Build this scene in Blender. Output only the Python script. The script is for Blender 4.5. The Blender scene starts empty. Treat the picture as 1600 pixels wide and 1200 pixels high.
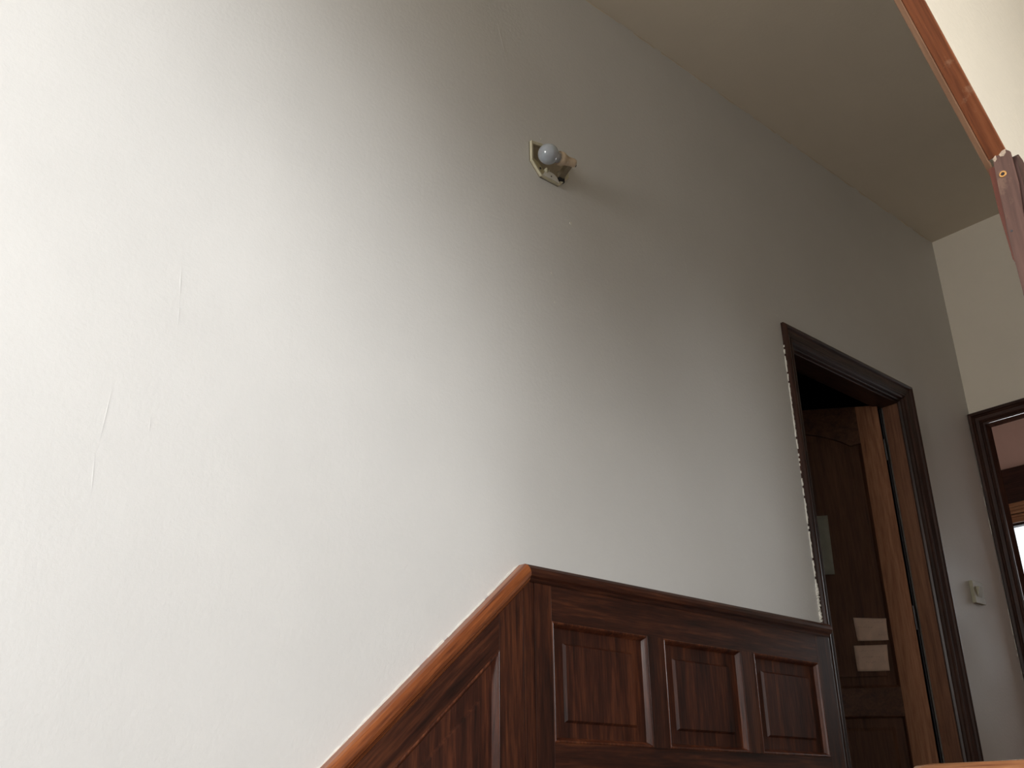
import bpy, bmesh, math, random
from mathutils import Vector, Matrix
C = bpy.context.scene.collection
S = bpy.context.scene
random.seed(4)

# ------------------------------------------------------------------ camera
yaw, pit, rol = 0.718838858, 0.418589473, -0.00948236360
F = Vector((math.sin(yaw)*math.cos(pit), math.cos(yaw)*math.cos(pit), math.sin(pit)))
R0 = Vector((math.cos(yaw), -math.sin(yaw), 0)); U0 = R0.cross(F)
R = R0*math.cos(rol) + U0*math.sin(rol); U = U0*math.cos(rol) - R0*math.sin(rol)
cd = bpy.data.cameras.new('camera'); cam = bpy.data.objects.new('camera', cd); C.objects.link(cam)
cam.matrix_world = Matrix(((R.x, U.x, -F.x, 0), (R.y, U.y, -F.y, -1.9), (R.z, U.z, -F.z, 0.35), (0, 0, 0, 1)))
cd.sensor_width = 36; cd.lens = 1519.16*36/1600; cd.clip_start = 0.02
S.camera = cam

# ------------------------------------------------------------------ world, daylight, exposure
w = bpy.data.worlds.new('sky'); S.world = w; w.use_nodes = True
bg = w.node_tree.nodes['Background']; bg.inputs[0].default_value = (0.90, 0.96, 1.0, 1); bg.inputs[1].default_value = 1.6

def area(name, loc, target, sx, sy, power, col, spread=math.pi):
    l = bpy.data.lights.new(name, 'AREA'); l.shape = 'RECTANGLE'; l.size = sx; l.size_y = sy
    l.energy = power; l.color = col; l.spread = spread
    o = bpy.data.objects.new(name, l); C.objects.link(o); o.location = loc
    o.rotation_euler = (Vector(target)-Vector(loc)).to_track_quat('-Z', 'Y').to_euler()
    return o
area('stair_window_daylight', (-0.20, -3.47, 1.08), (0.2, 0.0, 1.1), 1.6, 1.4, 128, (0.97, 0.985, 1.0))
area('added_back_fill', (-1.80, -0.85, 1.9), (3.5, -0.85, 1.3), 0.9, 1.1, 42, (1.0, 0.98, 0.94))  # added fill from behind, lifts the end wall, ceiling and door leaf
area('far_window_daylight', (6.95, 0.17, 1.5), (5.6, -0.1, 0.4), 1.05, 1.1, 62, (0.97, 0.97, 1.0))
S.view_settings.view_transform = 'Standard'; S.view_settings.look = 'None'
S.view_settings.exposure = 0.0; S.view_settings.gamma = 1.0; S.view_settings.use_curve_mapping = False

# ------------------------------------------------------------------ materials
def newmat(name, rough=0.5, spec=0.5):
    m = bpy.data.materials.new(name); m.use_nodes = True
    nt = m.node_tree; b = nt.nodes['Principled BSDF']
    b.inputs['Roughness'].default_value = rough; b.inputs['Specular IOR Level'].default_value = spec
    return m, nt, b
def N(nt, t, **kw):
    n = nt.nodes.new(t)
    for k, v in kw.items():
        if k in n.inputs: n.inputs[k].default_value = v
        else: setattr(n, k, v)
    return n
def mapping(nt, scale):
    tc = N(nt, 'ShaderNodeTexCoord'); mp = N(nt, 'ShaderNodeMapping'); mp.inputs['Scale'].default_value = scale
    nt.links.new(tc.outputs['Object'], mp.inputs[0]); return mp.outputs[0]
def ramp(nt, fac, stops):
    r = N(nt, 'ShaderNodeValToRGB'); e = r.color_ramp.elements
    while len(e) < len(stops): e.new(0.5)
    for i, (p, c) in enumerate(stops): e[i].position = p; e[i].color = (*c, 1)
    nt.links.new(fac, r.inputs[0]); return r.outputs[0]
def noise(nt, vec, scale, detail=4, rough=0.5, dist=0.0):
    n = N(nt, 'ShaderNodeTexNoise'); n.inputs['Scale'].default_value = scale; n.inputs['Detail'].default_value = detail
    n.inputs['Roughness'].default_value = rough; n.inputs['Distortion'].default_value = dist
    nt.links.new(vec, n.inputs['Vector']); return n.outputs['Fac']
def bump(nt, b, h, strength, dist=0.002, prev=None):
    n = N(nt, 'ShaderNodeBump'); n.inputs['Strength'].default_value = strength; n.inputs['Distance'].default_value = dist
    nt.links.new(h, n.inputs['Height'])
    if prev is not None: nt.links.new(prev, n.inputs['Normal'])
    nt.links.new(n.outputs[0], b.inputs['Normal']); return n.outputs[0]

def paint(name, col, rough=0.5, fine=0.35, patch=0.03):
    m, nt, b = newmat(name, rough, 0.35)
    v = mapping(nt, (1, 1, 1))
    big = noise(nt, v, 1.7, 5, 0.6)
    lo = tuple(c*(1-patch) for c in col); hi = tuple(min(1, c*(1+patch)) for c in col)
    nt.links.new(ramp(nt, big, [(0.35, lo), (0.65, hi)]), b.inputs['Base Color'])
    # roller stipple, trowel streaks running down the wall and slow waviness of the plaster
    a = bump(nt, b, noise(nt, v, 85, 4, 0.6), fine*1.7, 0.0015)
    v2 = mapping(nt, (9, 9, 0.9))
    a = bump(nt, b, noise(nt, v2, 1.3, 3, 0.55, 0.4), 0.16, 0.003, a)
    bump(nt, b, noise(nt, v, 5.5, 4, 0.55), 0.22, 0.006, a)
    r = ramp(nt, noise(nt, v, 3.0, 4), [(0.3, (rough*0.85,)*3), (0.7, (min(1, rough*1.15),)*3)])
    nt.links.new(r, b.inputs['Roughness'])
    return m

def wood(name, dark, mid, light, axis='z', rough=0.35, coat=0.3, scale=1.0, wear=0.0, skew=0.0):
    m, nt, b = newmat(name, rough, 0.28)
    s = {'x': (1.1, 16, 16), 'y': (16, 1.1, 16), 'z': (16, 16, 1.1)}[axis]
    tc = N(nt, 'ShaderNodeTexCoord'); mp = N(nt, 'ShaderNodeMapping'); mp.inputs['Scale'].default_value = tuple(k*scale for k in s)
    src = tc.outputs['Object']
    if skew:
        rt = N(nt, 'ShaderNodeVectorRotate'); rt.rotation_type = 'Y_AXIS'; rt.inputs['Angle'].default_value = skew
        nt.links.new(src, rt.inputs['Vector']); src = rt.outputs[0]
    nt.links.new(src, mp.inputs[0]); v = mp.outputs[0]
    g1 = noise(nt, v, 1.6, 6, 0.62, 0.8); g2 = noise(nt, v, 9, 4, 0.6, 0.3)
    mx = N(nt, 'ShaderNodeMath', operation='MULTIPLY_ADD'); mx.inputs[1].default_value = 0.42
    nt.links.new(g2, mx.inputs[0])
    ad = N(nt, 'ShaderNodeMath', operation='MULTIPLY'); ad.inputs[1].default_value = 0.62; nt.links.new(g1, ad.inputs[0])
    nt.links.new(ad.outputs[0], mx.inputs[2])
    col = ramp(nt, mx.outputs[0], [(0.36, dark), (0.52, mid), (0.70, light)])
    if wear:
        wn = noise(nt, src, 26, 6, 0.7)
        wr = ramp(nt, wn, [(0.60, (0, 0, 0)), (0.68, (wear,)*3)])
        mm = N(nt, 'ShaderNodeMixRGB'); nt.links.new(wr, mm.inputs[0]); nt.links.new(col, mm.inputs[1])
        mm.inputs[2].default_value = (0.42, 0.27, 0.17, 1); col = mm.outputs[0]
    nt.links.new(col, b.inputs['Base Color'])
    a = bump(nt, b, g2, 0.22, 0.001)
    bump(nt, b, noise(nt, src, 14, 3), 0.12, 0.002, a)
    b.inputs['Coat Weight'].default_value = coat; b.inputs['Coat Roughness'].default_value = 0.22
    return m
def plain(name, col, rough=0.5, metal=0.0, trans=0.0, sss=0.0, var=0.12, nscale=30):
    m, nt, b = newmat(name, rough)
    v = mapping(nt, (1, 1, 1))
    n = noise(nt, v, nscale, 4)
    nt.links.new(ramp(nt, n, [(0.3, tuple(c*(1-var) for c in col)), (0.7, tuple(min(1, c*(1+var)) for c in col))]), b.inputs['Base Color'])
    b.inputs['Metallic'].default_value = metal; b.inputs['Transmission Weight'].default_value = trans
    return m

M = {}
M['wall'] = paint('off_white_wall_paint', (0.66, 0.645, 0.62), 0.48)
M['ceil'] = paint('ceiling_paint', (0.66, 0.585, 0.475), 0.7, 0.25)
M['cream'] = paint('cream_wall_paint', (0.84, 0.76, 0.64), 0.5)
M['partition'] = paint('cream_partition_paint', (0.53, 0.475, 0.385), 0.55)
M['pink'] = paint('pink_room_paint', (0.76, 0.56, 0.50), 0.6)
M['dark'] = paint('unlit_room_shade', (0.06, 0.06, 0.065), 0.8)  # near-black wall colour stands in for the shade of an unlit room
M['putty'] = plain('dried_white_paint', (0.78, 0.75, 0.68), 0.6)
mah = ((0.008, 0.0025, 0.0016), (0.040, 0.011, 0.0055), (0.115, 0.034, 0.013))
M['mah_z'] = wood('mahogany_upright', *mah, 'z', 0.40, 0.15)
M['mah_x'] = wood('mahogany_level', *mah, 'x', 0.40, 0.15)
M['mah_s'] = wood('mahogany_sloping', *mah, 'x', 0.40, 0.15, skew=math.atan(0.913))
M['mah_m'] = wood('mahogany_beading', (0.020, 0.005, 0.003), (0.075, 0.020, 0.009), (0.20, 0.062, 0.025), 'z', 0.34, 0.28)
M['mah_p'] = wood('mahogany_panel', (0.009, 0.0026, 0.0016), (0.045, 0.012, 0.0058), (0.125, 0.036, 0.014), 'z', 0.5, 0.04)
M['cap_s'] = wood('varnished_cap_sloping_lit', (0.10, 0.024, 0.008), (0.24, 0.068, 0.020), (0.42, 0.15, 0.05), 'x', 0.3, 0.4, skew=math.atan(0.913))  # bright orange paints the light on the sloping cap into its wood
M['cap_x'] = wood('varnished_cap_level_shaded', (0.012, 0.004, 0.003), (0.050, 0.015, 0.008), (0.12, 0.038, 0.017), 'x', 0.32, 0.3)  # same cap coloured darker, with the shade of its underside painted in
fr = ((0.012, 0.0052, 0.004), (0.038, 0.0155, 0.011), (0.080, 0.034, 0.023))
M['fr_z'] = wood('casing_upright', *fr, 'z', 0.42, 0.12)
M['fr_x'] = wood('casing_level', *fr, 'x', 0.42, 0.12)
M['fr_y'] = wood('casing_crosswise', *fr, 'y', 0.42, 0.12)
oak = ((0.17, 0.072, 0.038), (0.33, 0.145, 0.076), (0.46, 0.22, 0.12))
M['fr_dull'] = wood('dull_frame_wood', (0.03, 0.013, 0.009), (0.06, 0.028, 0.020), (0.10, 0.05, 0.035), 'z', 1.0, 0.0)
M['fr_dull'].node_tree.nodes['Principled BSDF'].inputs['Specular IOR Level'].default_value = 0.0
M['jamb'] = wood('jamb_wood', (0.10, 0.043, 0.024), (0.19, 0.083, 0.045), (0.27, 0.13, 0.07), 'z', 0.5, 0.05)
M['leaf_z'] = wood('door_leaf_upright', *oak, 'z', 0.5, 0.1)
lp = ((0.055, 0.023, 0.014), (0.11, 0.045, 0.026), (0.17, 0.075, 0.042))
M['leaf_p'] = wood('door_leaf_panel', *lp, 'z', 0.55, 0.05)
M['leaf_x'] = wood('door_leaf_level', *lp, 'x', 0.5, 0.1)
M['trim_s'] = wood('sloping_trim_wood', (0.09, 0.028, 0.013), (0.19, 0.060, 0.024), (0.26, 0.095, 0.04), 'x', 0.42, 0.1, skew=-math.radians(45.4), wear=0.25)
M['trim_e'] = wood('sloping_trim_edge', (0.12, 0.060, 0.033), (0.18, 0.094, 0.052), (0.25, 0.145, 0.085), 'x', 0.5, 0.05, skew=-math.radians(45.4))
M['strip'] = wood('red_strip_wood', (0.11, 0.022, 0.009), (0.17, 0.036, 0.014), (0.24, 0.062, 0.024), 'z', 0.5, 0.05)
M['cover'] = wood('worn_cover_wood', (0.062, 0.033, 0.026), (0.105, 0.054, 0.041), (0.15, 0.082, 0.062), 'z', 0.65, 0.0, wear=0.15)
M['arch'] = wood('dark_architrave_wood', (0.022, 0.011, 0.009), (0.048, 0.022, 0.017), (0.085, 0.042, 0.032), 'z', 0.6, 0.0, wear=0.12)
M['cap_end'] = plain('dark_varnish_blob', (0.012, 0.008, 0.006), 0.12)
M['hand'] = wood('handrail_wood', (0.10, 0.030, 0.014), (0.26, 0.11, 0.045), (0.42, 0.24, 0.11), 'y', 0.25, 0.5)
M['plast'] = plain('aged_ivory_plastic', (0.60, 0.55, 0.40), 0.4)
M['plast_s'] = plain('dark_ivory_plastic', (0.40, 0.37, 0.27), 0.45)  # darker, even ivory for the switch plate and rocker
M['plast_in'] = plain('shaded_plastic', (0.26, 0.21, 0.14), 0.6)  # darker brown paints the open tray's shade into back plate and arm
M['plast_y'] = plain('stained_plastic', (0.46, 0.39, 0.22), 0.5)
M['holder'] = plain('beige_lamp_holder', (0.58, 0.45, 0.32), 0.45)
M['chip'] = plain('chipped_bare_wood', (0.40, 0.30, 0.22), 0.8, var=0.3, nscale=300)
M['white'] = plain('white_plastic', (0.70, 0.67, 0.60), 0.4)
M['black'] = plain('black_gap', (0.02, 0.02, 0.024), 0.5)
M['steel'] = plain('dull_steel', (0.12, 0.125, 0.14), 0.4, 0.8)
M['brass'] = plain('brass', (0.42, 0.22, 0.07), 0.45, 0.6)
M['kraft'] = plain('pinkish_paper', (0.80, 0.60, 0.50), 0.8, var=0.08)
M['sheet'] = plain('grey_paper', (0.34, 0.36, 0.33), 0.8, var=0.06)
M['ink'] = plain('faded_ink', (0.58, 0.40, 0.34), 0.8)
M['tile'] = plain('stone_floor', (0.16, 0.12, 0.09), 0.5)
M['step'] = wood('step_wood', (0.06, 0.025, 0.012), (0.14, 0.06, 0.03), (0.22, 0.10, 0.05), 'y', 0.4, 0.2)
M['ground'] = plain('outside_paving', (0.25, 0.25, 0.23), 0.9)
m, nt, b = newmat('frosted_bulb_glass', 0.16)
v = mapping(nt, (1, 1, 1))
nt.links.new(ramp(nt, noise(nt, v, 18, 3), [(0.3, (0.36, 0.39, 0.43)), (0.7, (0.44, 0.47, 0.51))]), b.inputs['Base Color'])
b.inputs['Subsurface Weight'].default_value = 0.15; b.inputs['Subsurface Scale'].default_value = 0.02
b.inputs['Coat Weight'].default_value = 0.6; b.inputs['Coat Roughness'].default_value = 0.12
M['bulb'] = m
m = bpy.data.materials.new('window_glass'); m.use_nodes = True; nt = m.node_tree; nt.nodes.clear()
o_ = nt.nodes.new('ShaderNodeOutputMaterial'); mx = nt.nodes.new('ShaderNodeMixShader'); tr = nt.nodes.new('ShaderNodeBsdfTransparent')
gl = nt.nodes.new('ShaderNodeBsdfGlossy'); gl.inputs['Roughness'].default_value = 0.03
lw = nt.nodes.new('ShaderNodeFresnel'); lw.inputs[0].default_value = 1.45
nt.links.new(lw.outputs[0], mx.inputs[0]); nt.links.new(tr.outputs[0], mx.inputs[1]); nt.links.new(gl.outputs[0], mx.inputs[2]); nt.links.new(mx.outputs[0], o_.inputs[0])
M['glass'] = m

# ------------------------------------------------------------------ helpers
def empty(name, loc=(0, 0, 0), label=None, cat=None, group=None, kind=None, parent=None):
    o = bpy.data.objects.new(name, None); C.objects.link(o); o.location = loc; o.empty_display_size = 0.05
    tag(o, label, cat, group, kind)
    if parent: o.parent = parent
    return o
def tag(o, label=None, cat=None, group=None, kind=None):
    for k, v in (('label', label), ('category', cat), ('group', group), ('kind', kind)):
        if v: o[k] = v
    return o
def wloc(o):
    p = Vector((0, 0, 0))
    while o: p += o.location; o = o.parent
    return p
def obj(name, bm, mat, parent=None, loc=None, smooth=False, bev=0.0, **t):
    """all meshes are drawn in world metres; the origin goes to loc (or the parent's origin)"""
    base = wloc(parent) if parent else Vector((0, 0, 0))
    org = Vector(loc) if loc else base
    bmesh.ops.recalc_face_normals(bm, faces=bm.faces)
    if bev:
        bmesh.ops.bevel(bm, geom=[e for e in bm.edges], offset=bev, segments=2, affect='EDGES', profile=0.6, clamp_overlap=True)
    bmesh.ops.translate(bm, vec=-org, verts=bm.verts)
    me = bpy.data.meshes.new(name); bm.to_mesh(me); bm.free()
    for p in me.polygons: p.use_smooth = smooth
    me.materials.append(mat)
    o = bpy.data.objects.new(name, me); C.objects.link(o)
    if parent: o.parent = parent
    o.location = org-base
    return tag(o, **t)
def hull(pts_a, pts_b, bm=None):
    """closed solid between two matching polygons"""
    bm = bm or bmesh.new()
    a = [bm.verts.new(p) for p in pts_a]; b = [bm.verts.new(p) for p in pts_b]; n = len(a)
    bm.faces.new(a); bm.faces.new(b[::-1])
    for i in range(n): bm.faces.new((a[i], b[i], b[(i+1) % n], a[(i+1) % n]))
    return bm
def box(x0, x1, y0, y1, z0, z1, bm=None):
    return hull([(x0, y0, z0), (x1, y0, z0), (x1, y1, z0), (x0, y1, z0)], [(x0, y0, z1), (x1, y0, z1), (x1, y1, z1), (x0, y1, z1)], bm)
def prism(poly, y0, y1, bm=None, fn=None):
    fn = fn or (lambda x, z, y: (x, y, z))
    return hull([fn(x, z, y0) for x, z in poly], [fn(x, z, y1) for x, z in poly], bm)
def offs(path, u, closed=False, side=1):
    """mitred parallel of a 2-D path at distance u, to the right of its travel (side=1)"""
    P = [Vector(p) for p in path]; n = len(P); out = []
    for i in range(n):
        d0 = (P[i]-P[i-1]).normalized() if (closed or i > 0) else None
        d1 = (P[(i+1) % n]-P[i]).normalized() if (closed or i < n-1) else None
        d0 = d0 or d1; d1 = d1 or d0
        n0 = Vector((d0.y, -d0.x))*side; n1 = Vector((d1.y, -d1.x))*side
        k = (n0+n1)/(1+n0.dot(n1)); out.append(P[i]+k*u)
    return out
def mould(path, profile, fn=None, side=1, closed=False):
    """one bmesh per straight run of a moulding swept along path, mitred at the corners. profile: closed (u, y)"""
    fn = fn or (lambda x, z, y: (x, y, z))
    rings = [offs(path, u, closed, side) for u, y in profile]
    n = len(path); res = []
    for i in range(n if closed else n-1):
        j = (i+1) % n
        res.append(hull([fn(rings[k][i].x, rings[k][i].y, profile[k][1]) for k in range(len(profile))],
                        [fn(rings[k][j].x, rings[k][j].y, profile[k][1]) for k in range(len(profile))]))
    return res
def join(bms):
    out = bmesh.new()
    for b in bms:
        me = bpy.data.meshes.new('t'); b.to_mesh(me); b.free(); out.from_mesh(me); bpy.data.meshes.remove(me)
    return out
def ring_moulding(poly, front, back, width, fn=None):
    """chamfered bead running round the inside of a panel opening (poly runs clockwise seen from the front)"""
    prof = [(0, back), (0, front), (width*0.18, front-0.0012), (width*0.38, front-0.0002), (width*0.62, front*0.72+back*0.28), (width*0.85, front*0.35+back*0.65), (width, back+(front-back)*0.1), (width, back)]
    return join(mould(poly, prof, fn, 1, True))
def raised_panel(poly, yb, yf, inset, step, fn=None):
    """flat margin, then a bevelled step up to the raised field"""
    fn = fn or (lambda x, z, y: (x, y, z)); bm = bmesh.new()
    lv = [(0, yb+0.006), (0, yb), (inset, yb), (inset+step, yf), ]
    rings = [[bm.verts.new(fn(p.x, p.y, y)) for p in offs(poly, u, True)] for u, y in lv]
    n = len(poly)
    for a, b in zip(rings, rings[1:]):
        for i in range(n): bm.faces.new((a[i], a[(i+1) % n], b[(i+1) % n], b[i]))
    bm.faces.new(rings[-1]); bm.faces.new(rings[0][::-1])
    return bm
def lathe(prof, a, b, seg=32):
    """prof: (t along a->b in metres, radius)"""
    a = Vector(a); ax = (Vector(b)-a).normalized(); p = ax.orthogonal().normalized(); q = ax.cross(p); bm = bmesh.new(); rings = []
    for t, r in prof:
        c = a+ax*t
        rings.append([bm.verts.new(c+(p*math.cos(2*math.pi*i/seg)+q*math.sin(2*math.pi*i/seg))*max(r, 1e-5)) for i in range(seg)])
    for A, B in zip(rings, rings[1:]):
        for i in range(seg): bm.faces.new((A[i], A[(i+1) % seg], B[(i+1) % seg], B[i]))
    bm.faces.new(rings[0][::-1]); bm.faces.new(rings[-1])
    return bm
def ragged(p0, p1, wmin, wmax, y0, thick, n, side, gap=0.0, fn=None, seed=1):
    """dried paint left along an edge, of uneven width, with breaks"""
    rnd = random.Random(seed); fn = fn or (lambda x, z, y: (x, y, z))
    p0, p1 = Vector(p0), Vector(p1); d = (p1-p0).normalized(); nn = Vector((d.y, -d.x))*side; bm = bmesh.new()
    L = (p1-p0).length; w = [rnd.uniform(wmin, wmax) for _ in range(n+1)]; w[0] = w[n] = wmin*0.3
    for i in range(n):
        if rnd.random() < gap: continue
        a = p0+d*L*i/n; b = p0+d*L*(i+1)/n
        prism([a-nn*0.0005, b-nn*0.0005, b+nn*w[i+1], a+nn*w[i]], y0, y0-thick*rnd.uniform(0.5, 1), bm, fn)
    return bm

# ------------------------------------------------------------------ room shell
ZC = 3.185; XB = -1.6; XE = 4.71; YW = -1.55
DL, DR, DT = 3.189, 4.015, 2.057          # door_1 clear opening in the left wall
wl = obj('wall_left', join([box(XB, DL-0.03, 0, 0.12, -1.9, ZC), box(DR+0.03, XE, 0, 0.12, -0.15, ZC), box(DL-0.03, DR+0.03, 0, 0.12, DT+0.03, ZC)]),
         M['wall'], loc=(XB, 0, -1.8), kind='structure', label='long off-white plastered wall above the wood panelling')
# old plaster ridges and a brushed cable line in the wall
for (x0, z0, x1, z1, wd) in ((0.681, 1.495, 0.690, 1.392, 0.005), (0.690, 1.390, 0.694, 1.335, 0.003), (0.567, 1.02, 0.575, 0.92, 0.004), (0.665, 1.12, 0.667, 1.075, 0.003),
                             (0.58, 1.17, 0.572, 1.03, 0.003), (1.60, 2.83, 1.66, 2.62, 0.004), (2.50, 2.28, 2.53, 2.10, 0.004)):
    dx = Vector((x1-x0, z1-z0)).normalized(); nx = Vector((dx.y, -dx.x))*wd/2; a = Vector((x0, z0)); b_ = Vector((x1, z1)); m_ = (a+b_)/2
    bm = bmesh.new(); base = [a, m_+nx, b_, m_-nx]
    vs = [bm.verts.new((p.x, -0.0002, p.y)) for p in base]; t1 = bm.verts.new((a.x*0.7+b_.x*0.3, -0.0015, a.y*0.7+b_.y*0.3)); t2 = bm.verts.new((a.x*0.3+b_.x*0.7, -0.0015, a.y*0.3+b_.y*0.7))
    for f in ((0, 1, t1), (1, t2, t1), (1, 2, t2), (2, 3, t2), (3, t1, t2), (3, 0, t1)):
        bm.faces.new([vs[k] if isinstance(k, int) else k for k in f])
    obj('plaster_ridge', bm, M['wall'], wl, smooth=True)
obj('paint_edge', ragged((1.0, ZC-0.001), (XE, ZC-0.001), 0.002, 0.009, 0.0, 0.0015, 90, 1, 0.15, seed=9), M['ceil'], wl, label='uneven cut-in paint line under the ceiling', kind='stuff')
# end wall with its doorway (door_2)
EY0, EY1, ET = -0.065, -0.93, 2.103
obj('wall_end', join([box(XE, XE+0.07, EY0+0.03, 0.12, -0.15, ZC), box(XE, XE+0.07, YW-0.03, EY1-0.03, -0.15, ZC), box(XE, XE+0.07, EY1-0.03, EY0+0.03, ET+0.03, ZC)]),
    M['cream'], loc=(XE, 0, 0), kind='structure', label='pale cream end wall over the far doorway')
obj('ceiling', box(XB-0.1, 6.62, -3.3, 1.2, ZC, ZC+0.1), M['ceil'], loc=(XB, 0, ZC), kind='structure', label='plain matt ceiling in shade')
obj('floor', box(1.75, 6.6, -1.52, 1.2, -0.15, 0), M['tile'], loc=(1.75, 0, 0), kind='structure')
obj('floor_lower', box(XB-0.1, 1.92, -3.3, 0.1, -1.95, -1.8), M['tile'], loc=(XB, 0, -1.8), kind='structure')
wx0, wx1, wz0, wz1 = -1.10, 0.7, 0.4, 1.9
obj('wall_right', join([box(XB, wx0, -3.4, -3.3, -1.9, ZC), box(wx1, 2.0, -3.4, -3.3, -1.9, ZC), box(wx0, wx1, -3.4, -3.3, -1.9, wz0), box(wx0, wx1, -3.4, -3.3, wz1, ZC)]), M['cream'], loc=(XB, -3.3, -1.8), kind='structure')
obj('wall_below_landing', box(1.92, 2.0, -3.3, -1.552, -1.9, ZC), M['cream'], loc=(1.8, -2, -1.8), kind='structure')
# stair steps (below the frame)
st = empty('staircase', (1.0, -0.8, -1.8), kind='structure', label='wooden stair flight rising to the landing')
for i in range(9):
    x0 = -0.2+i*0.217
    obj('step', box(x0, min(x0+0.25, 1.75), YW+0.03, -0.002, -1.8, -1.8+0.2*(i+1)) if i < 8 else box(x0, 1.75, YW+0.03, -0.002, -1.8, -0.001), M['step'], st)
# back wall, and the tall stair window beside the viewer that lights the well
by0, by1, bz0, bz1 = -1.40, -0.35, 1.2, 2.5
obj('wall_back', join([box(XB-0.12, XB, by1, 0.12, -1.9, ZC), box(XB-0.12, XB, -3.3, by0, -1.9, ZC), box(XB-0.12, XB, by0, by1, -1.9, bz0), box(XB-0.12, XB, by0, by1, bz1, ZC)]), M['wall'], loc=(XB, 0, -1.8), kind='structure')
w3 = empty('fill_window', (XB, -0.9, bz0), kind='structure', label='smaller unseen window added behind the viewer for fill light')  # unseen window, added to go with the fill from behind
fb = lambda x, z, y: (XB-0.06+y, x, z)
obj('window_frame', join(mould([(by0, bz0), (by0, bz1), (by1, bz1), (by1, bz0)], [(0, -0.03), (0, 0.03), (0.04, 0.03), (0.04, -0.03)], fb, 1, True)), M['fr_z'], w3)
obj('pane', box(XB-0.063, XB-0.057, by0+0.04, by1-0.04, bz0+0.04, bz1-0.04), M['glass'], w3)
wn = empty('window_1', (-0.2, -3.3, wz0), kind='structure', label='tall stair window beside the viewer')
fy = lambda x, z, y: (x, -3.36+y, z)
obj('window_frame', join(mould([(wx0, wz0), (wx0, wz1), (wx1, wz1), (wx1, wz0)], [(0, -0.03), (0, 0.03), (0.05, 0.03), (0.05, -0.03)], fy, 1, True) + [box(-0.22, -0.18, -3.38, -3.34, wz0, wz1)]), M['fr_z'], wn)
obj('pane', box(wx0+0.05, wx1-0.05, -3.363, -3.357, wz0+0.05, wz1-0.05), M['glass'], wn)
obj('ground', box(-14, 20, -14, 14, -4.1, -4.0), M['ground'], loc=(0, 0, -4), kind='structure')

# partition beside the camera: its opening follows the stair slope and is edged in wood
tx0, tz0, tx1, tz1 = -1.6, 3.905, 1.152, 1.124        # near lower edge of the sloping cut
sl = (tz1-tz0)/(tx1-tx0)
top_x = tx0+(ZC-tz0)/sl
nrm = Vector((sl, -1)).normalized()                    # points down-left, away from the plaster
if nrm.x > 0: nrm = -nrm
# unseen opening added beside the post so daylight reaches the lower right wall
pw = obj('wall_partition', join([prism([(1.152, -1.8), (1.235, -1.8), (1.235, ZC), (top_x, ZC), (1.152, tz1)], YW, YW+0.0135), prism([(1.2351, 1.14), (1.40, 1.47), (XE, 1.47), (XE, ZC), (1.2351, ZC)], YW, YW+0.0135),
     prism([(1.85, -1.8), (XE, -1.8), (XE, 1.4699), (1.85, 1.4699)], YW, YW+0.0135), prism([(1.2351, -1.8), (1.85, -1.8), (1.85, 0.0), (1.2351, 0.0)], YW, YW+0.0135)]),
     M['partition'], loc=(1.152, YW, -1.8), kind='structure', label='cream partition beside the stairs, close to the viewer')
tr1 = empty('trim_1', (1.14, YW, 1.1), kind='structure', label='worn wooden edging around the slanting cut in the near cream partition')
def along(t, off): # point on the sloping cut, moved out by off
    return Vector((tx1, tz1))+Vector((top_x-tx1, ZC-tz1))*t+nrm*off
def slope_bar(t0, t1, o0, o1, y0, y1): return prism([along(t0, o0), along(t1, o0), along(t1, o1), along(t0, o1)], y0, y1)
obj('sloping_board', slope_bar(0.0, 1, -0.001, 0.004, YW-0.002, YW+0.021), M['trim_s'], tr1, bev=0.0012, label='reddish varnished sloping board')
obj('edge_strip', slope_bar(-0.02, 1, -0.001, 0.0055, YW+0.0212, YW+0.0285), M['trim_e'], tr1, bev=0.001, label='paler thin strip along its far edge')
# upright strip with a broken edge
ys = lambda pts: pts
edge = [(1.100, -1.531), (1.035, -1.5302), (0.985, -1.532), (0.966, -1.5325), (0.960, -1.5345), (0.90, -1.5345), (0.5, -1.534), (-1.0, -1.534)]
bm = hull([(1.135, y, z) for z, y in edge]+[(1.135, -1.5445, -1.0), (1.135, -1.5445, 1.10)], [(1.1518, y, z) for z, y in edge]+[(1.1518, -1.5445, -1.0), (1.1518, -1.5445, 1.10)])
obj('upright_strip', bm, M['strip'], tr1, label='red-brown upright strip with a broken edge')
cb = [(-1.5405, 1.106), (-1.545, 1.1095), (-1.549, 1.108), (-1.5535, 1.1115), (-1.558, 1.112), (-1.5622, 1.107), (-1.5622, 1.06), (-1.5585, 1.02), (-1.5575, 0.9), (-1.5575, -1.0), (-1.5375, -1.0), (-1.5365, 0.93), (-1.536, 1.0), (-1.5375, 1.02), (-1.5385, 1.06)]
cv = obj('cover_board', hull([(1.128, y, z) for y, z in cb], [(1.1325, y, z) for y, z in cb]), M['cover'], tr1, bev=0.0008, label='worn upright board with chipped top and brass screw')
obj('chipped_edge', join([hull([(1.1276, y, z) for y, z in q], [(1.13, y, z) for y, z in q]) for q in (
    [(-1.5405, 1.1062), (-1.545, 1.1098), (-1.5455, 1.104), (-1.5425, 1.101)], [(-1.549, 1.1083), (-1.5535, 1.1118), (-1.558, 1.1122), (-1.5575, 1.107), (-1.554, 1.1035), (-1.550, 1.105)])]), M['chip'], cv)
sc = lathe([(-0.0015, 0.0043), (0.0, 0.0046), (0.0006, 0.0042), (0.0006, 0.0026), (-0.0006, 0.0022)], (1.1276, -1.5480, 1.0795), (1.0, -1.5480, 1.0795), 24)
obj('screw', sc, M['brass'], cv, smooth=False, label='small brass screw head')
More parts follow.
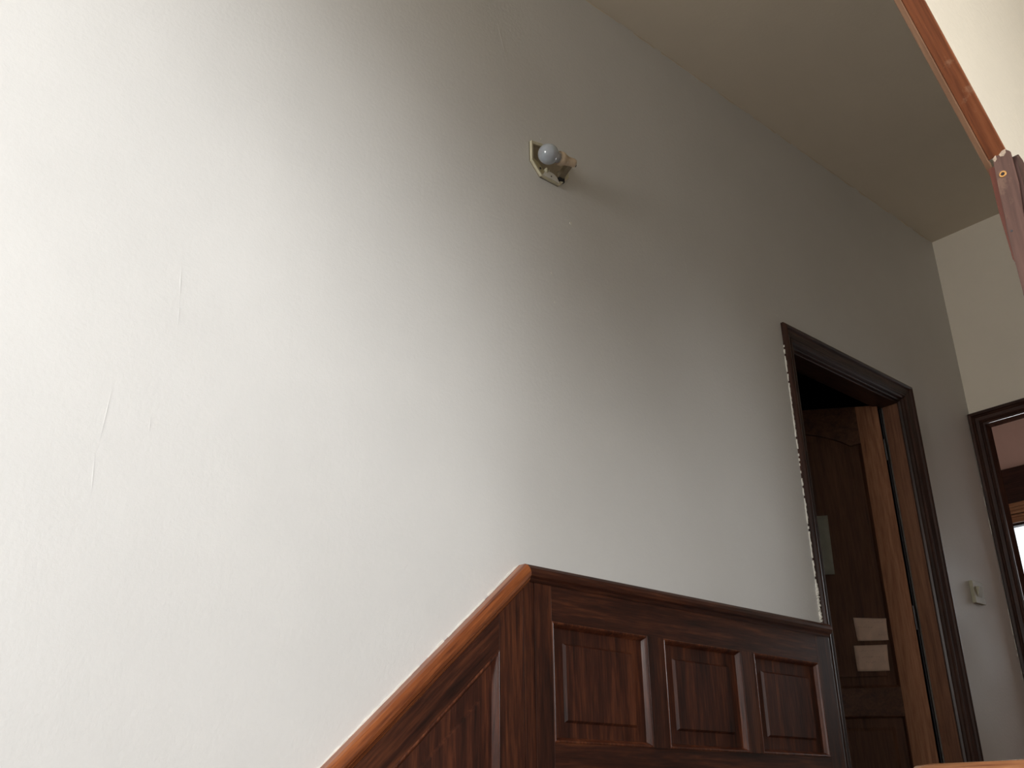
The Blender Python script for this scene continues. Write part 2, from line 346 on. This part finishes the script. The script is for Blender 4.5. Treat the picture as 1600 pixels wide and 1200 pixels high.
obj('screw_slot', join([box(1.1266, 1.1272, -1.5498, -1.5462, 1.0790, 1.0800), box(1.1266, 1.1272, -1.5485, -1.5475, 1.0777, 1.0813)]), M['black'], cv)
obj('nail_hole', lathe([(0, 0.0014), (0.0006, 0.0014)], (1.1282, -1.5415, 0.999), (1.0, -1.5415, 0.999), 12), M['black'], cv)
ar = [(1.124, 1.100), (1.136, 1.107), (1.150, 1.108), (1.160, 1.099), (1.175, 1.085), (1.19, 1.05), (1.20, 1.0), (1.20, -1.0), (1.124, -1.0)]
obj('side_architrave', prism([(1.133, 1.090), (1.136, 1.101), (1.146, 1.109), (1.156, 1.105), (1.163, 1.094), (1.175, 1.06), (1.19, 1.0), (1.19, -1.0), (1.133, -1.0)], YW-0.016, YW-0.0002), M['arch'], tr1, bev=0.0015, label='dark brown architrave on the near face')

# handrail end just below the lens
hr = empty('stair_handrail', (0.9, -1.46, -0.8), 'glossy tan wooden handrail end peeping over the bottom right edge of the view', 'handrail')
pf = [(-0.03, -0.05), (-0.034, -0.02), (-0.030, -0.006), (-0.018, -0.001), (0, 0), (0.018, -0.001), (0.030, -0.006), (0.034, -0.02), (0.03, -0.05)]
bm = bmesh.new(); ys_ = [(-1.4055, 0.35), (-1.409, 0.75), (-1.417, 0.95), (-1.43, 1.0), (-1.549, 1.0)]
rg = [[bm.verts.new((0.93+a*k, y, 0.3915+b_*k-(1-k)*0.022)) for a, b_ in pf] for y, k in ys_]
for A, B in zip(rg, rg[1:]):
    for i in range(len(pf)): bm.faces.new((A[i], A[(i+1) % len(pf)], B[(i+1) % len(pf)], B[i]))
bm.faces.new(rg[0][::-1]); bm.faces.new(rg[-1])
obj('rail', bm, M['hand'], hr, smooth=True)
obj('post', box(0.905, 0.955, -1.50, -1.45, -0.80, 0.345), M['mah_z'], hr)

# ------------------------------------------------------------------ door_1 in the left wall
d1 = empty('door_1', (3.6, 0, 0), kind='structure', label='dark doorway beside the panelling with its panelled leaf swung inwards')
prof = [(0.031, 0.0), (0.031, 0.0258), (0, 0.0258), (0, 0.0256), (0.003, 0.022), (0.007, 0.023), (0.010, 0.014), (0.014, 0.011), (0.018, 0.014), (0.024, 0.004), (0.030, 0.0), (0.034, -0.006), (0.039, -0.006), (0.043, 0.0),
        (0.046, -0.004), (0.070, -0.009), (0.074, -0.017), (0.080, -0.021), (0.087, -0.019), (0.093, -0.012), (0.093, 0.0)]
segs = mould([(DL, 0.0), (DL, DT), (DR, DT), (DR, 0.0)], prof, None, -1)
for bmx, nm, mt in zip(segs, ('left', 'top', 'right'), ('fr_z', 'fr_x', 'fr_z')):
    cs = obj('door_casing', bmx, M[mt], d1)
    if nm == 'left':
        obj('paint_smear', ragged((3.0955, 2.05), (3.0955, 0.98), 0.0008, 0.0035, 0.0, 0.006, 110, 1, 0.22, seed=5), M['putty'], cs, label='dried white paint along the casing edge', kind='stuff')
        obj('paint_blob', join([ragged((3.094, 1.10), (3.094, 0.958), 0.001, 0.0065, 0.0, 0.010, 40, 1, 0.12, seed=3), ragged((3.04, 0.9562), (3.095, 0.9562), 0.0008, 0.004, 0.0, 0.006, 20, -1, 0.1, seed=8)]), M['putty'], cs, kind='stuff')
obj('door_jamb', box(DL-0.03, DL, 0.026, 0.12, 0, DT+0.03), M['jamb'], d1)
obj('door_jamb', box(DR, DR+0.03, 0.026, 0.098, 0, DT+0.03), M['jamb'], d1)
obj('head_jamb', box(DL, DR, 0.026, 0.12, DT, DT+0.03), M['fr_x'], d1)
# the leaf: local frame along s from the hinge, swung 50 degrees into the dark room
ang = math.radians(130); hx, hy = 3.980, 0.104; dv = Vector((math.cos(ang), math.sin(ang))); nv = Vector((-math.sin(ang), math.cos(ang)))
lf = lambda s, z, y: (hx+dv.x*s-nv.x*y, hy+dv.y*s-nv.y*y, z)      # y grows away from the viewer
lw_, zb, zt = 0.80, 0.01, 2.062
def cath(off_s, top_sh, rise, x0=0.098, x1=0.702, zbot=0.82, n=14):
    a, b_ = x0+off_s, x1-off_s; mid = (a+b_)/2; p = [(a, zbot+off_s), (a, top_sh)]
    sh = a+0.045-off_s*0.3
    for i in range(n+1):
        t = i/n; x = sh+(2*mid-2*sh)*t
        p.append((x, top_sh-0.012+rise*math.sin(math.pi*t)**0.8))
    p += [(b_, top_sh), (b_, zbot+off_s)]
    return p
leaf = empty('door_leaf', (0, 0, 0), parent=d1)
leaf.location = Vector((3.7, 0.4, 0))-wloc(d1)
up = cath(0, 1.885, 0.075)
obj('stile', prism([(0, zb), (0, zt), (0.098, zt), (0.098, zb)], 0, 0.035, fn=lf), M['leaf_z'], leaf, bev=0.002)
obj('stile', prism([(0.702, zb), (0.702, zt), (0.80, zt), (0.80, zb)], 0, 0.035, fn=lf), M['leaf_z'], leaf, bev=0.002)
obj('top_rail', prism(up[1:-1]+[(0.702, zt), (0.098, zt)], 0.0005, 0.034, fn=lf), M['leaf_x'], leaf)
obj('middle_rail', prism([(0.098, 0.712), (0.098, 0.82), (0.702, 0.82), (0.702, 0.712)], 0.0005, 0.034, fn=lf), M['leaf_x'], leaf)
obj('bottom_rail', prism([(0.098, zb), (0.098, 0.22), (0.702, 0.22), (0.702, zb)], 0.0005, 0.034, fn=lf), M['leaf_x'], leaf)
obj('upper_panel', prism(up, 0.013, 0.03, fn=lf), M['leaf_p'], leaf)
fi = cath(0.045, 1.853, 0.075)
lo_ = [(0.098, 0.22), (0.098, 0.712), (0.702, 0.712), (0.702, 0.22)]
obj('raised_field', join([prism(fi, 0.006, 0.0135, fn=lf)]), M['leaf_p'], leaf, bev=0.003)
obj('lower_panel', raised_panel(lo_, 0.014, 0.005, 0.045, 0.014, lf), M['leaf_p'], leaf)
obj('panel_moulding', ring_moulding([(0.098, 0.82), (0.098, 1.885), (0.110, 1.885), (0.110, 0.835), (0.702, 0.835), (0.702, 0.82)][:0] or lo_, 0.0, 0.013, 0.010, lf), M['leaf_p'], leaf)
bmm = join([hull([lf(0.098, 0.82, 0.0), lf(0.098, 1.885, 0.0), lf(0.098, 1.885, 0.0128), lf(0.098, 0.82, 0.0128)], [lf(0.110, 0.832, 0.0115), lf(0.110, 1.873, 0.0115), lf(0.110, 1.873, 0.0128), lf(0.110, 0.832, 0.0128)]),
            hull([lf(0.098, 0.82, 0.0), lf(0.702, 0.82, 0.0), lf(0.702, 0.82, 0.0128), lf(0.098, 0.82, 0.0128)], [lf(0.110, 0.832, 0.0115), lf(0.690, 0.832, 0.0115), lf(0.690, 0.832, 0.0128), lf(0.110, 0.832, 0.0128)])])
obj('panel_moulding', bmm, M['leaf_p'], leaf)
for z in (0.35, 1.05, 1.8):
    obj('hinge', join([lathe([(0, 0.006), (0.10, 0.006)], (3.998, 0.1085, z), (3.998, 0.1085, z+1), 12)]), M['steel'], leaf)
obj('seal_strip', box(4.0035, 4.0075, 0.1045, 0.1085, 0.01, 2.05), M['steel'], d1)

# papers fixed to the leaf
def sheet(name, corners, mat, label, cat, lines=None, curl=0.003, group=None):
    s0 = sum(c[0] for c in corners)/4; z0 = sum(c[1] for c in corners)/4
    base = 0.0052
    fr_ = lambda s, z, y: lf(s, z, base-0.0006-y)
    bm = bmesh.new(); n = 8; g = {}
    A, B, Cc, D = [Vector(c) for c in corners]
    for k, off in enumerate((0, 0.0007)):
        for i in range(n+1):
            for j in range(n+1):
                u, v = i/n, j/n; p = (A*(1-u)+B*u)*(1-v)+(D*(1-u)+Cc*u)*v
                c = curl*max(0, (abs(u-0.5)*2)**4*(abs(v-0.5)*2)**2)+0.0005*math.sin(u*5+v*3)+0.0006
                g[k, i, j] = bm.verts.new(fr_(p.x, p.y, c+off))
    for k in (0, 1):
        for i in range(n):
            for j in range(n): bm.faces.new((g[k, i, j], g[k, i+1, j], g[k, i+1, j+1], g[k, i, j+1]))
    for i in range(n):
        for a, b_ in (((i, 0), (i+1, 0)), ((i, n), (i+1, n)), ((0, i), (0, i+1)), ((n, i), (n, i+1))):
            bm.faces.new((g[0, a[0], a[1]], g[0, b_[0], b_[1]], g[1, b_[0], b_[1]], g[1, a[0], a[1]]))
    o = obj(name, bm, mat, loc=lf(s0, z0, 0.004), smooth=True, label=label, cat=cat, group=group)
    if lines:
        rnd = random.Random(len(label)); bm = bmesh.new()
        for v, u0, u1 in lines:
            u = u0
            while u < u1:
                l = rnd.uniform(0.012, 0.05); zz = v+rnd.uniform(-0.015, 0.015)
                P = lambda uu, vv: (A*(1-uu)+B*uu)*(1-vv)+(D*(1-uu)+Cc*uu)*vv
                q = [P(u, zz), P(u+l, zz+rnd.uniform(-.03, .03)), P(u+l, zz+0.018), P(u, zz+0.018)]
                bm_ = [fr_(p.x, p.y, 0.0021) for p in q]; bm_2 = [fr_(p.x, p.y, 0.0026) for p in q]; hull(bm_, bm_2, bm)
                u += l+rnd.uniform(0.01, 0.04)
        obj('handwriting', bm, M['ink'], o, kind='stuff')
    return o
sheet('paper_note', [(0.245, 1.1065), (0.112, 1.0985), (0.116, 1.009), (0.240, 1.010)], M['kraft'], 'upper of two small pinkish paper notes stuck on the dark door', 'note', [(0.16, .35, .9), (0.4, .1, .5), (0.75, .7, .95)], 0.006)
sheet('paper_note', [(0.259, 0.991), (0.125, 0.991), (0.131, 0.886), (0.258, 0.887)], M['kraft'], 'lower of two small pinkish paper notes stuck on the dark door', 'note', [(0.2, .15, .6), (0.45, .2, .75), (0.65, .3, .6)], 0.006)
sheet('paper_sheet', [(0.49, 1.556), (0.288, 1.556), (0.293, 1.294), (0.495, 1.297)], M['sheet'], 'larger dim grey paper sheet on the dark door, partly hidden behind the casing', 'paper', None, 0.002)

# dark side room behind door_1
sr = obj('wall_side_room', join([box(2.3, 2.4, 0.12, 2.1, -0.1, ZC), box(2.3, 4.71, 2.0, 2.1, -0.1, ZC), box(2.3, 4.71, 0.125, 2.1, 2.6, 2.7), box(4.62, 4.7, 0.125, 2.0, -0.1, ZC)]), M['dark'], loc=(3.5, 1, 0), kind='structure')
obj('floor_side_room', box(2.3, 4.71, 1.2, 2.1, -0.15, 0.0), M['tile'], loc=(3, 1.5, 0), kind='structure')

# ------------------------------------------------------------------ panelling
FY, PB = -0.022, -0.008      # frame face, panel bed
s_dir = Vector((1, 0.913)).normalized(); s_n = Vector((s_dir.y, -s_dir.x))     # down-right of the slope
K = Vector((1.679, 0.955))
def sp(x, off):  # point at x on the line parallel to the slope, off below the cap's top edge
    p = K+s_n*off; return (x, p.y+(x-p.x)*0.913)
cap = [(0, 0.0), (0.0005, -0.026), (0.004, -0.034), (0.012, -0.040), (0.022, -0.0415), (0.031, -0.038), (0.036, -0.031), (0.040, -0.028), (0.045, -0.0225), (0.045, 0.0)]
XS = -0.35
cps = mould([sp(XS, 0), (K.x, K.y), (3.095, 0.955)], cap, None, 1)
seam = 1.676
lw1 = empty('landing_wainscot', (2.3, 0, 0), 'dark mahogany wall panelling with three raised panels level with the landing', 'panelling')
sw = empty('stair_wainscot', (0.8, 0, -0.9), 'mahogany panelling with orange-lit slanting cap that climbs with the stairs', 'panelling')
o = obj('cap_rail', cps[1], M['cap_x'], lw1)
o = obj('cap_rail', cps[0], M['cap_s'], sw, label='slanting cap rail with its lit orange painted in')
obj('paint_line', ragged(sp(0.3, -0.0005), sp(1.678, -0.0005), 0.0012, 0.0045, 0.0, 0.003, 120, -1, 0.06, seed=12), M['putty'], o, kind='stuff')
o2 = ragged((1.70, 0.9555), (3.08, 0.9555), 0.0006, 0.0022, 0.0, 0.003, 150, -1, 0.6, seed=13)
obj('paint_fleck', o2, M['putty'], lw1.children[0], kind='stuff')
def rect(x0, x1, z0, z1): return [(x0, z0), (x0, z1), (x1, z1), (x1, z0)]
g = 0.0014
PX = [(1.773, 2.145), (2.213, 2.578), (2.643, 3.008)]
# level run: uprights, rails, panels in two rows
for (x0, x1) in ((seam+0.001, 1.712-g), (1.712, PX[0][0]), (3.008, 3.093)):
    obj('stile', prism(rect(x0, x1, 0.002, 0.9095), 0, FY-(0.0015 if x0 == 1.712 else 0)), M['mah_z'], lw1, bev=0.0012)
obj('rail', prism(rect(1.773, 3.008, 0.817, 0.9095), 0, FY), M['mah_x'], lw1)
obj('rail', prism(rect(1.773, 3.008, 0.425, 0.518), 0, FY), M['mah_x'], lw1)
obj('rail', prism(rect(1.773, 3.008, 0.002, 0.13), 0, FY), M['mah_x'], lw1)
for z0, z1 in ((0.518, 0.817), (0.13, 0.425)):
    for a, b_ in ((2.145, 2.213), (2.578, 2.643)):
        obj('mullion', prism(rect(a, b_, z0, z1), 0, FY-0.0012), M['mah_z'], lw1)
    for x0, x1 in PX:
        r = rect(x0, x1, z0, z1)
        pn = obj('panel', raised_panel(r, PB, -0.0150, 0.050, 0.006), M['mah_p'], lw1)
        obj('moulding', ring_moulding(r, FY-0.001, PB, 0.014), M['mah_m'], pn)
bm = bmesh.new(); bmesh.ops.create_icosphere(bm, subdivisions=3, radius=0.0115, matrix=Matrix.Translation((3.094, -0.029, 0.934)))
obj('cap_end', bm, M['cap_end'], lw1, smooth=True, label='dark glossy knob on the rail end')
# slanting run
for (x0, x1) in ((1.593, seam-g),):
    obj('stile', prism([(x0, sp(x0, 1.15)[1]), (x0, sp(x0, 0.046)[1]), (x1, sp(x1, 0.046)[1]), (x1, sp(x1, 1.15)[1])], 0, FY), M['mah_z'], sw, bev=0.0012)
obj('sloping_rail', prism([sp(XS, 0.111), sp(XS, 0.046), sp(1.593, 0.046), sp(1.593, 0.111)], 0, FY+0.0004), M['mah_s'], sw)
obj('sloping_rail', prism([sp(XS, 0.62), sp(XS, 0.50), sp(1.593, 0.50), sp(1.593, 0.62)], 0, FY+0.0004), M['mah_s'], sw)
xs = [1.593, 1.06, 0.98, 0.45, 0.37, -0.16, -0.24, XS]
for i in range(0, 6, 2):
    x1, x0 = xs[i], xs[i+1]
    poly = [sp(x0, 0.50), sp(x0, 0.111), sp(x1, 0.111), sp(x1, 0.50)]
    pn = obj('panel', raised_panel(poly, PB, -0.0150, 0.050, 0.006), M['mah_p'], sw)
    obj('moulding', ring_moulding(poly, FY-0.001, PB, 0.014), M['mah_m'], pn)
    a, b_ = xs[i+2], x0
    if i < 6: obj('mullion', prism([sp(a, 0.50), sp(a, 0.111), sp(b_, 0.111), sp(b_, 0.50)], 0, FY-0.001), M['mah_z'], sw)

# ------------------------------------------------------------------ broken wall light
wlt = empty('wall_light', (1.829, 0, 2.305), 'bare frosted bulb in an open cracked ivory wall light with no shade', 'wall light')
hexa = [(1.746, 2.287), (1.746, 2.363), (1.790, 2.372), (1.868, 2.372), (1.912, 2.355), (1.912, 2.290), (1.870, 2.243), (1.788, 2.243)]
obj('back_plate', prism(hexa, 0, -0.003), M['plast_in'], wlt)
obj('rim', join(mould(hexa, [(0, -0.0005), (0, -0.0115), (0.0015, -0.0125), (0.010, -0.0095), (0.010, -0.0005)], None, 1, True)), M['plast'], wlt)
obj('corner_flange', prism([(1.7475, 2.2865), (1.789, 2.2445), (1.812, 2.2445), (1.806, 2.266), (1.778, 2.292), (1.756, 2.300)], -0.003, -0.0085), M['plast_y'], wlt)
tab = [(1.792+0.0, 2.247)] + [(1.829+0.034*math.cos(math.pi*(1-i/14)), 2.247+0.026*math.sin(math.pi*(1-i/14))) for i in range(1, 14)] + [(1.866, 2.247)]
tb = obj('mounting_tab', prism(tab, -0.012, -0.0145), M['white'], wlt, label='white half-round tab with a screw hole')
obj('screw_hole', lathe([(0, 0.0026), (0.0008, 0.0026)], (1.829, -0.0145, 2.257), (1.829, -1, 2.257), 12), M['black'], tb)
obj('bracket', join([box(1.806, 1.811, -0.017, -0.003, 2.262, 2.280), box(1.820, 1.823, -0.014, -0.003, 2.266, 2.280)]), M['plast'], wlt)
obj('terminal_hole', lathe([(0, 0.004), (0.001, 0.004)], (1.786, -0.0086, 2.272), (1.786, -1, 2.272), 12), M['black'], wlt)
obj('dark_block', box(1.868, 1.892, -0.013, -0.003, 2.262, 2.300), M['black'], wlt, bev=0.002)  # black block fills the dark area inside the open tray
Cb, Eb = Vector((1.765, -0.070, 2.282)), Vector((1.878, -0.085, 2.288))
rb = 0.0335; L = (Eb-Cb).length
pr = [(-rb*math.cos(a), rb*math.sin(a)) for a in [math.pi*i/24*0.76 for i in range(0, 25)]]
pr += [(0.031, 0.0200), (0.037, 0.0175), (0.044, 0.0160), (0.050, 0.0155)]
obj('bulb', lathe(pr, Cb, Eb, 40), M['bulb'], wlt, smooth=True, label='round frosted bulb')
hd = obj('lamp_holder', lathe([(0.040, 0.0185), (0.040, 0.0225), (0.050, 0.0235), (0.056, 0.0225), (0.057, 0.0180), (0.066, 0.0180), (0.072, 0.0155), (0.098, 0.0150), (0.104, 0.0135)], Cb, Eb, 32), M['holder'], wlt, label='beige lamp holder')
ax = (Eb-Cb).normalized()
obj('terminal', join([lathe([(0.1, 0.0045), (0.109, 0.0045)], Cb+Vector((0, 0.0, s_*0.0075)), Eb+Vector((0, 0, s_*0.0075)), 10) for s_ in (-1, 1)]), M['black'], hd)
obj('holder_arm', hull([(1.868, -0.003, 2.275), (1.890, -0.003, 2.275), (1.890, -0.003, 2.295), (1.868, -0.003, 2.295)], [(1.845, -0.075, 2.272), (1.862, -0.078, 2.272), (1.862, -0.078, 2.290), (1.845, -0.075, 2.290)]), M['plast_in'], wlt)

# wall plug, light switch
pg = empty('wall_plug', (1.923, 0, 2.123), 'tiny pale screw plug left in the wall below the bare bulb', 'wall plug')
obj('sleeve', lathe([(0, 0.0045), (0.003, 0.0045), (0.003, 0.0025), (0.0005, 0.0022)], (1.923, 0, 2.123), (1.923, -1, 2.123), 14), M['white'], pg)
obj('hole', lathe([(0, 0.0022), (0.0012, 0.0022)], (1.923, -0.0003, 2.123), (1.923, -1, 2.123), 10), M['black'], pg)
for x, z in ((1.83, 1.90), (1.84, 1.80), (1.80, 2.40)):
    obj('paint_drip', lathe([(0, 0.003), (0.0015, 0.002)], (x, 0, z), (x, -1, z), 8), M['putty'], wl, smooth=True)

swt = empty('light_switch', (4.375, 0, 1.235), 'square ivory light switch on the grey wall right of the dark doorway', 'light switch')
pl = obj('plate', prism([(4.325, 1.185), (4.325, 1.283), (4.418, 1.283), (4.418, 1.185)], -0.0002, -0.017), M['plast_s'], swt, bev=0.002)
obj('rocker', hull([(4.350, -0.017, 1.212), (4.392, -0.017, 1.212), (4.392, -0.017, 1.258), (4.350, -0.017, 1.258)], [(4.351, -0.0175, 1.213), (4.391, -0.0175, 1.213), (4.391, -0.032, 1.257), (4.351, -0.032, 1.257)]), M['plast_s'], swt)
obj('indicator', lathe([(0, 0.0025), (0.001, 0.0025)], (4.405, -0.017, 1.206), (4.405, -1, 1.206), 10), M['white'], swt)

# ------------------------------------------------------------------ door_2: doorway in the end wall, with casing
d2 = empty('door_2', (XE, -0.5, 0), kind='structure', label='open doorway in the end wall, framed in dark moulded wood')
fe = lambda x, z, y: (XE+y, -x, z)
prof2 = [(0.031, 0.0), (0.031, 0.0038), (0, 0.0038), (0, -0.002), (0.008, -0.003), (0.011, -0.010), (0.015, -0.013), (0.019, -0.010), (0.022, -0.008), (0.038, -0.010), (0.041, -0.016), (0.045, -0.019), (0.049, -0.028), (0.059, -0.032), (0.063, -0.028), (0.063, 0.0)]
for bmx, mt in zip(mould([(-EY0, 0), (-EY0, ET), (-EY1, ET), (-EY1, 0)], prof2, fe, -1), ('fr_z', 'fr_y', 'fr_z')):
    cs = obj('door_casing', bmx, M[mt], d2)
    if mt == 'fr_z' and len(d2.children) < 2 or cs.name == 'x':
        pass
first = [c for c in d2.children][0]
obj('paint_smear', ragged((4.674, 1.80), (4.674, 1.55), 0.001, 0.005, 0.0, 0.002, 16, -1, 0.35, fn=lambda x, z, y: (x, y, z), seed=2), M['putty'], first, kind='stuff')
obj('paint_smear', ragged((4.674, 1.25), (4.674, 0.85), 0.001, 0.004, 0.0, 0.002, 26, -1, 0.5, fn=lambda x, z, y: (x, y, z), seed=6), M['putty'], first, kind='stuff')
obj('door_jamb', box(XE+0.004, XE+0.07, EY0, EY0+0.03, 0, ET+0.03), M['fr_dull'], d2)
obj('door_jamb', box(XE+0.004, XE+0.07, EY1-0.03, EY1, 0, ET+0.03), M['fr_z'], d2)
obj('head_jamb', box(XE+0.004, XE+0.07, EY1, EY0, ET, ET+0.03), M['fr_dull'], d2)

# ------------------------------------------------------------------ far room: pink wall, dark pelmet, bright window
XF = 6.5; fy0, fy1, fz0, fz1 = -1.15, 0.75, 0.9, 2.05
obj('wall_far_room', join([box(XF, XF+0.12, fy1, 1.2, -0.1, ZC), box(XF, XF+0.12, -1.6, fy0, -0.1, ZC), box(XF, XF+0.12, fy0, fy1, -0.1, fz0), box(XF, XF+0.12, fy0, fy1, fz1+0.03, ZC),
     box(XE+0.07, XF+0.1, 1.1, 1.2, -0.1, ZC), box(XE+0.07, XF+0.1, -1.62, -1.55, -0.1, ZC)]), M['pink'], loc=(XF, 0, 0), kind='structure', label='pink painted walls of the far room')
w2 = empty('window_2', (XF, -0.2, fz0), kind='structure', label='bright window of the far room seen through the open doorway')
obj('pelmet', box(XF-0.06, XF-0.001, -1.5, 1.05, 2.18, 2.41), M['fr_y'], w2, bev=0.004)
ff = lambda x, z, y: (XF+y, -x, z)
lit = wood('lit_moulding_wood', (0.22, 0.10, 0.05), (0.36, 0.18, 0.09), (0.5, 0.28, 0.15), 'y', 0.35, 0.2)  # lighter orange puts the window's light into the moulding colour
for i, (z0, z1, dx) in enumerate(((2.155, 2.18, 0.05), (2.135, 2.15, 0.046), (2.115, 2.13, 0.045), (2.095, 2.105, 0.03), (2.06, 2.09, 0.022))):
    obj('head_moulding', box(XF-dx, XF-0.001, -1.3, 0.9, z0, z1+0.004), lit, w2, bev=0.003)
obj('window_frame', join(mould([(-fy1, fz0), (-fy1, fz1+0.03), (-fy0, fz1+0.03), (-fy0, fz0)], [(0, 0.02), (0, 0.07), (0.03, 0.07), (0.03, 0.02)], ff, 1, True)+[box(XF+0.03, XF+0.06, -0.22, -0.18, fz0, fz1)]), M['fr_z'], w2)
obj('pane', box(XF+0.044, XF+0.048, fy0+0.03, fy1-0.03, fz0+0.03, fz1), M['glass'], w2)
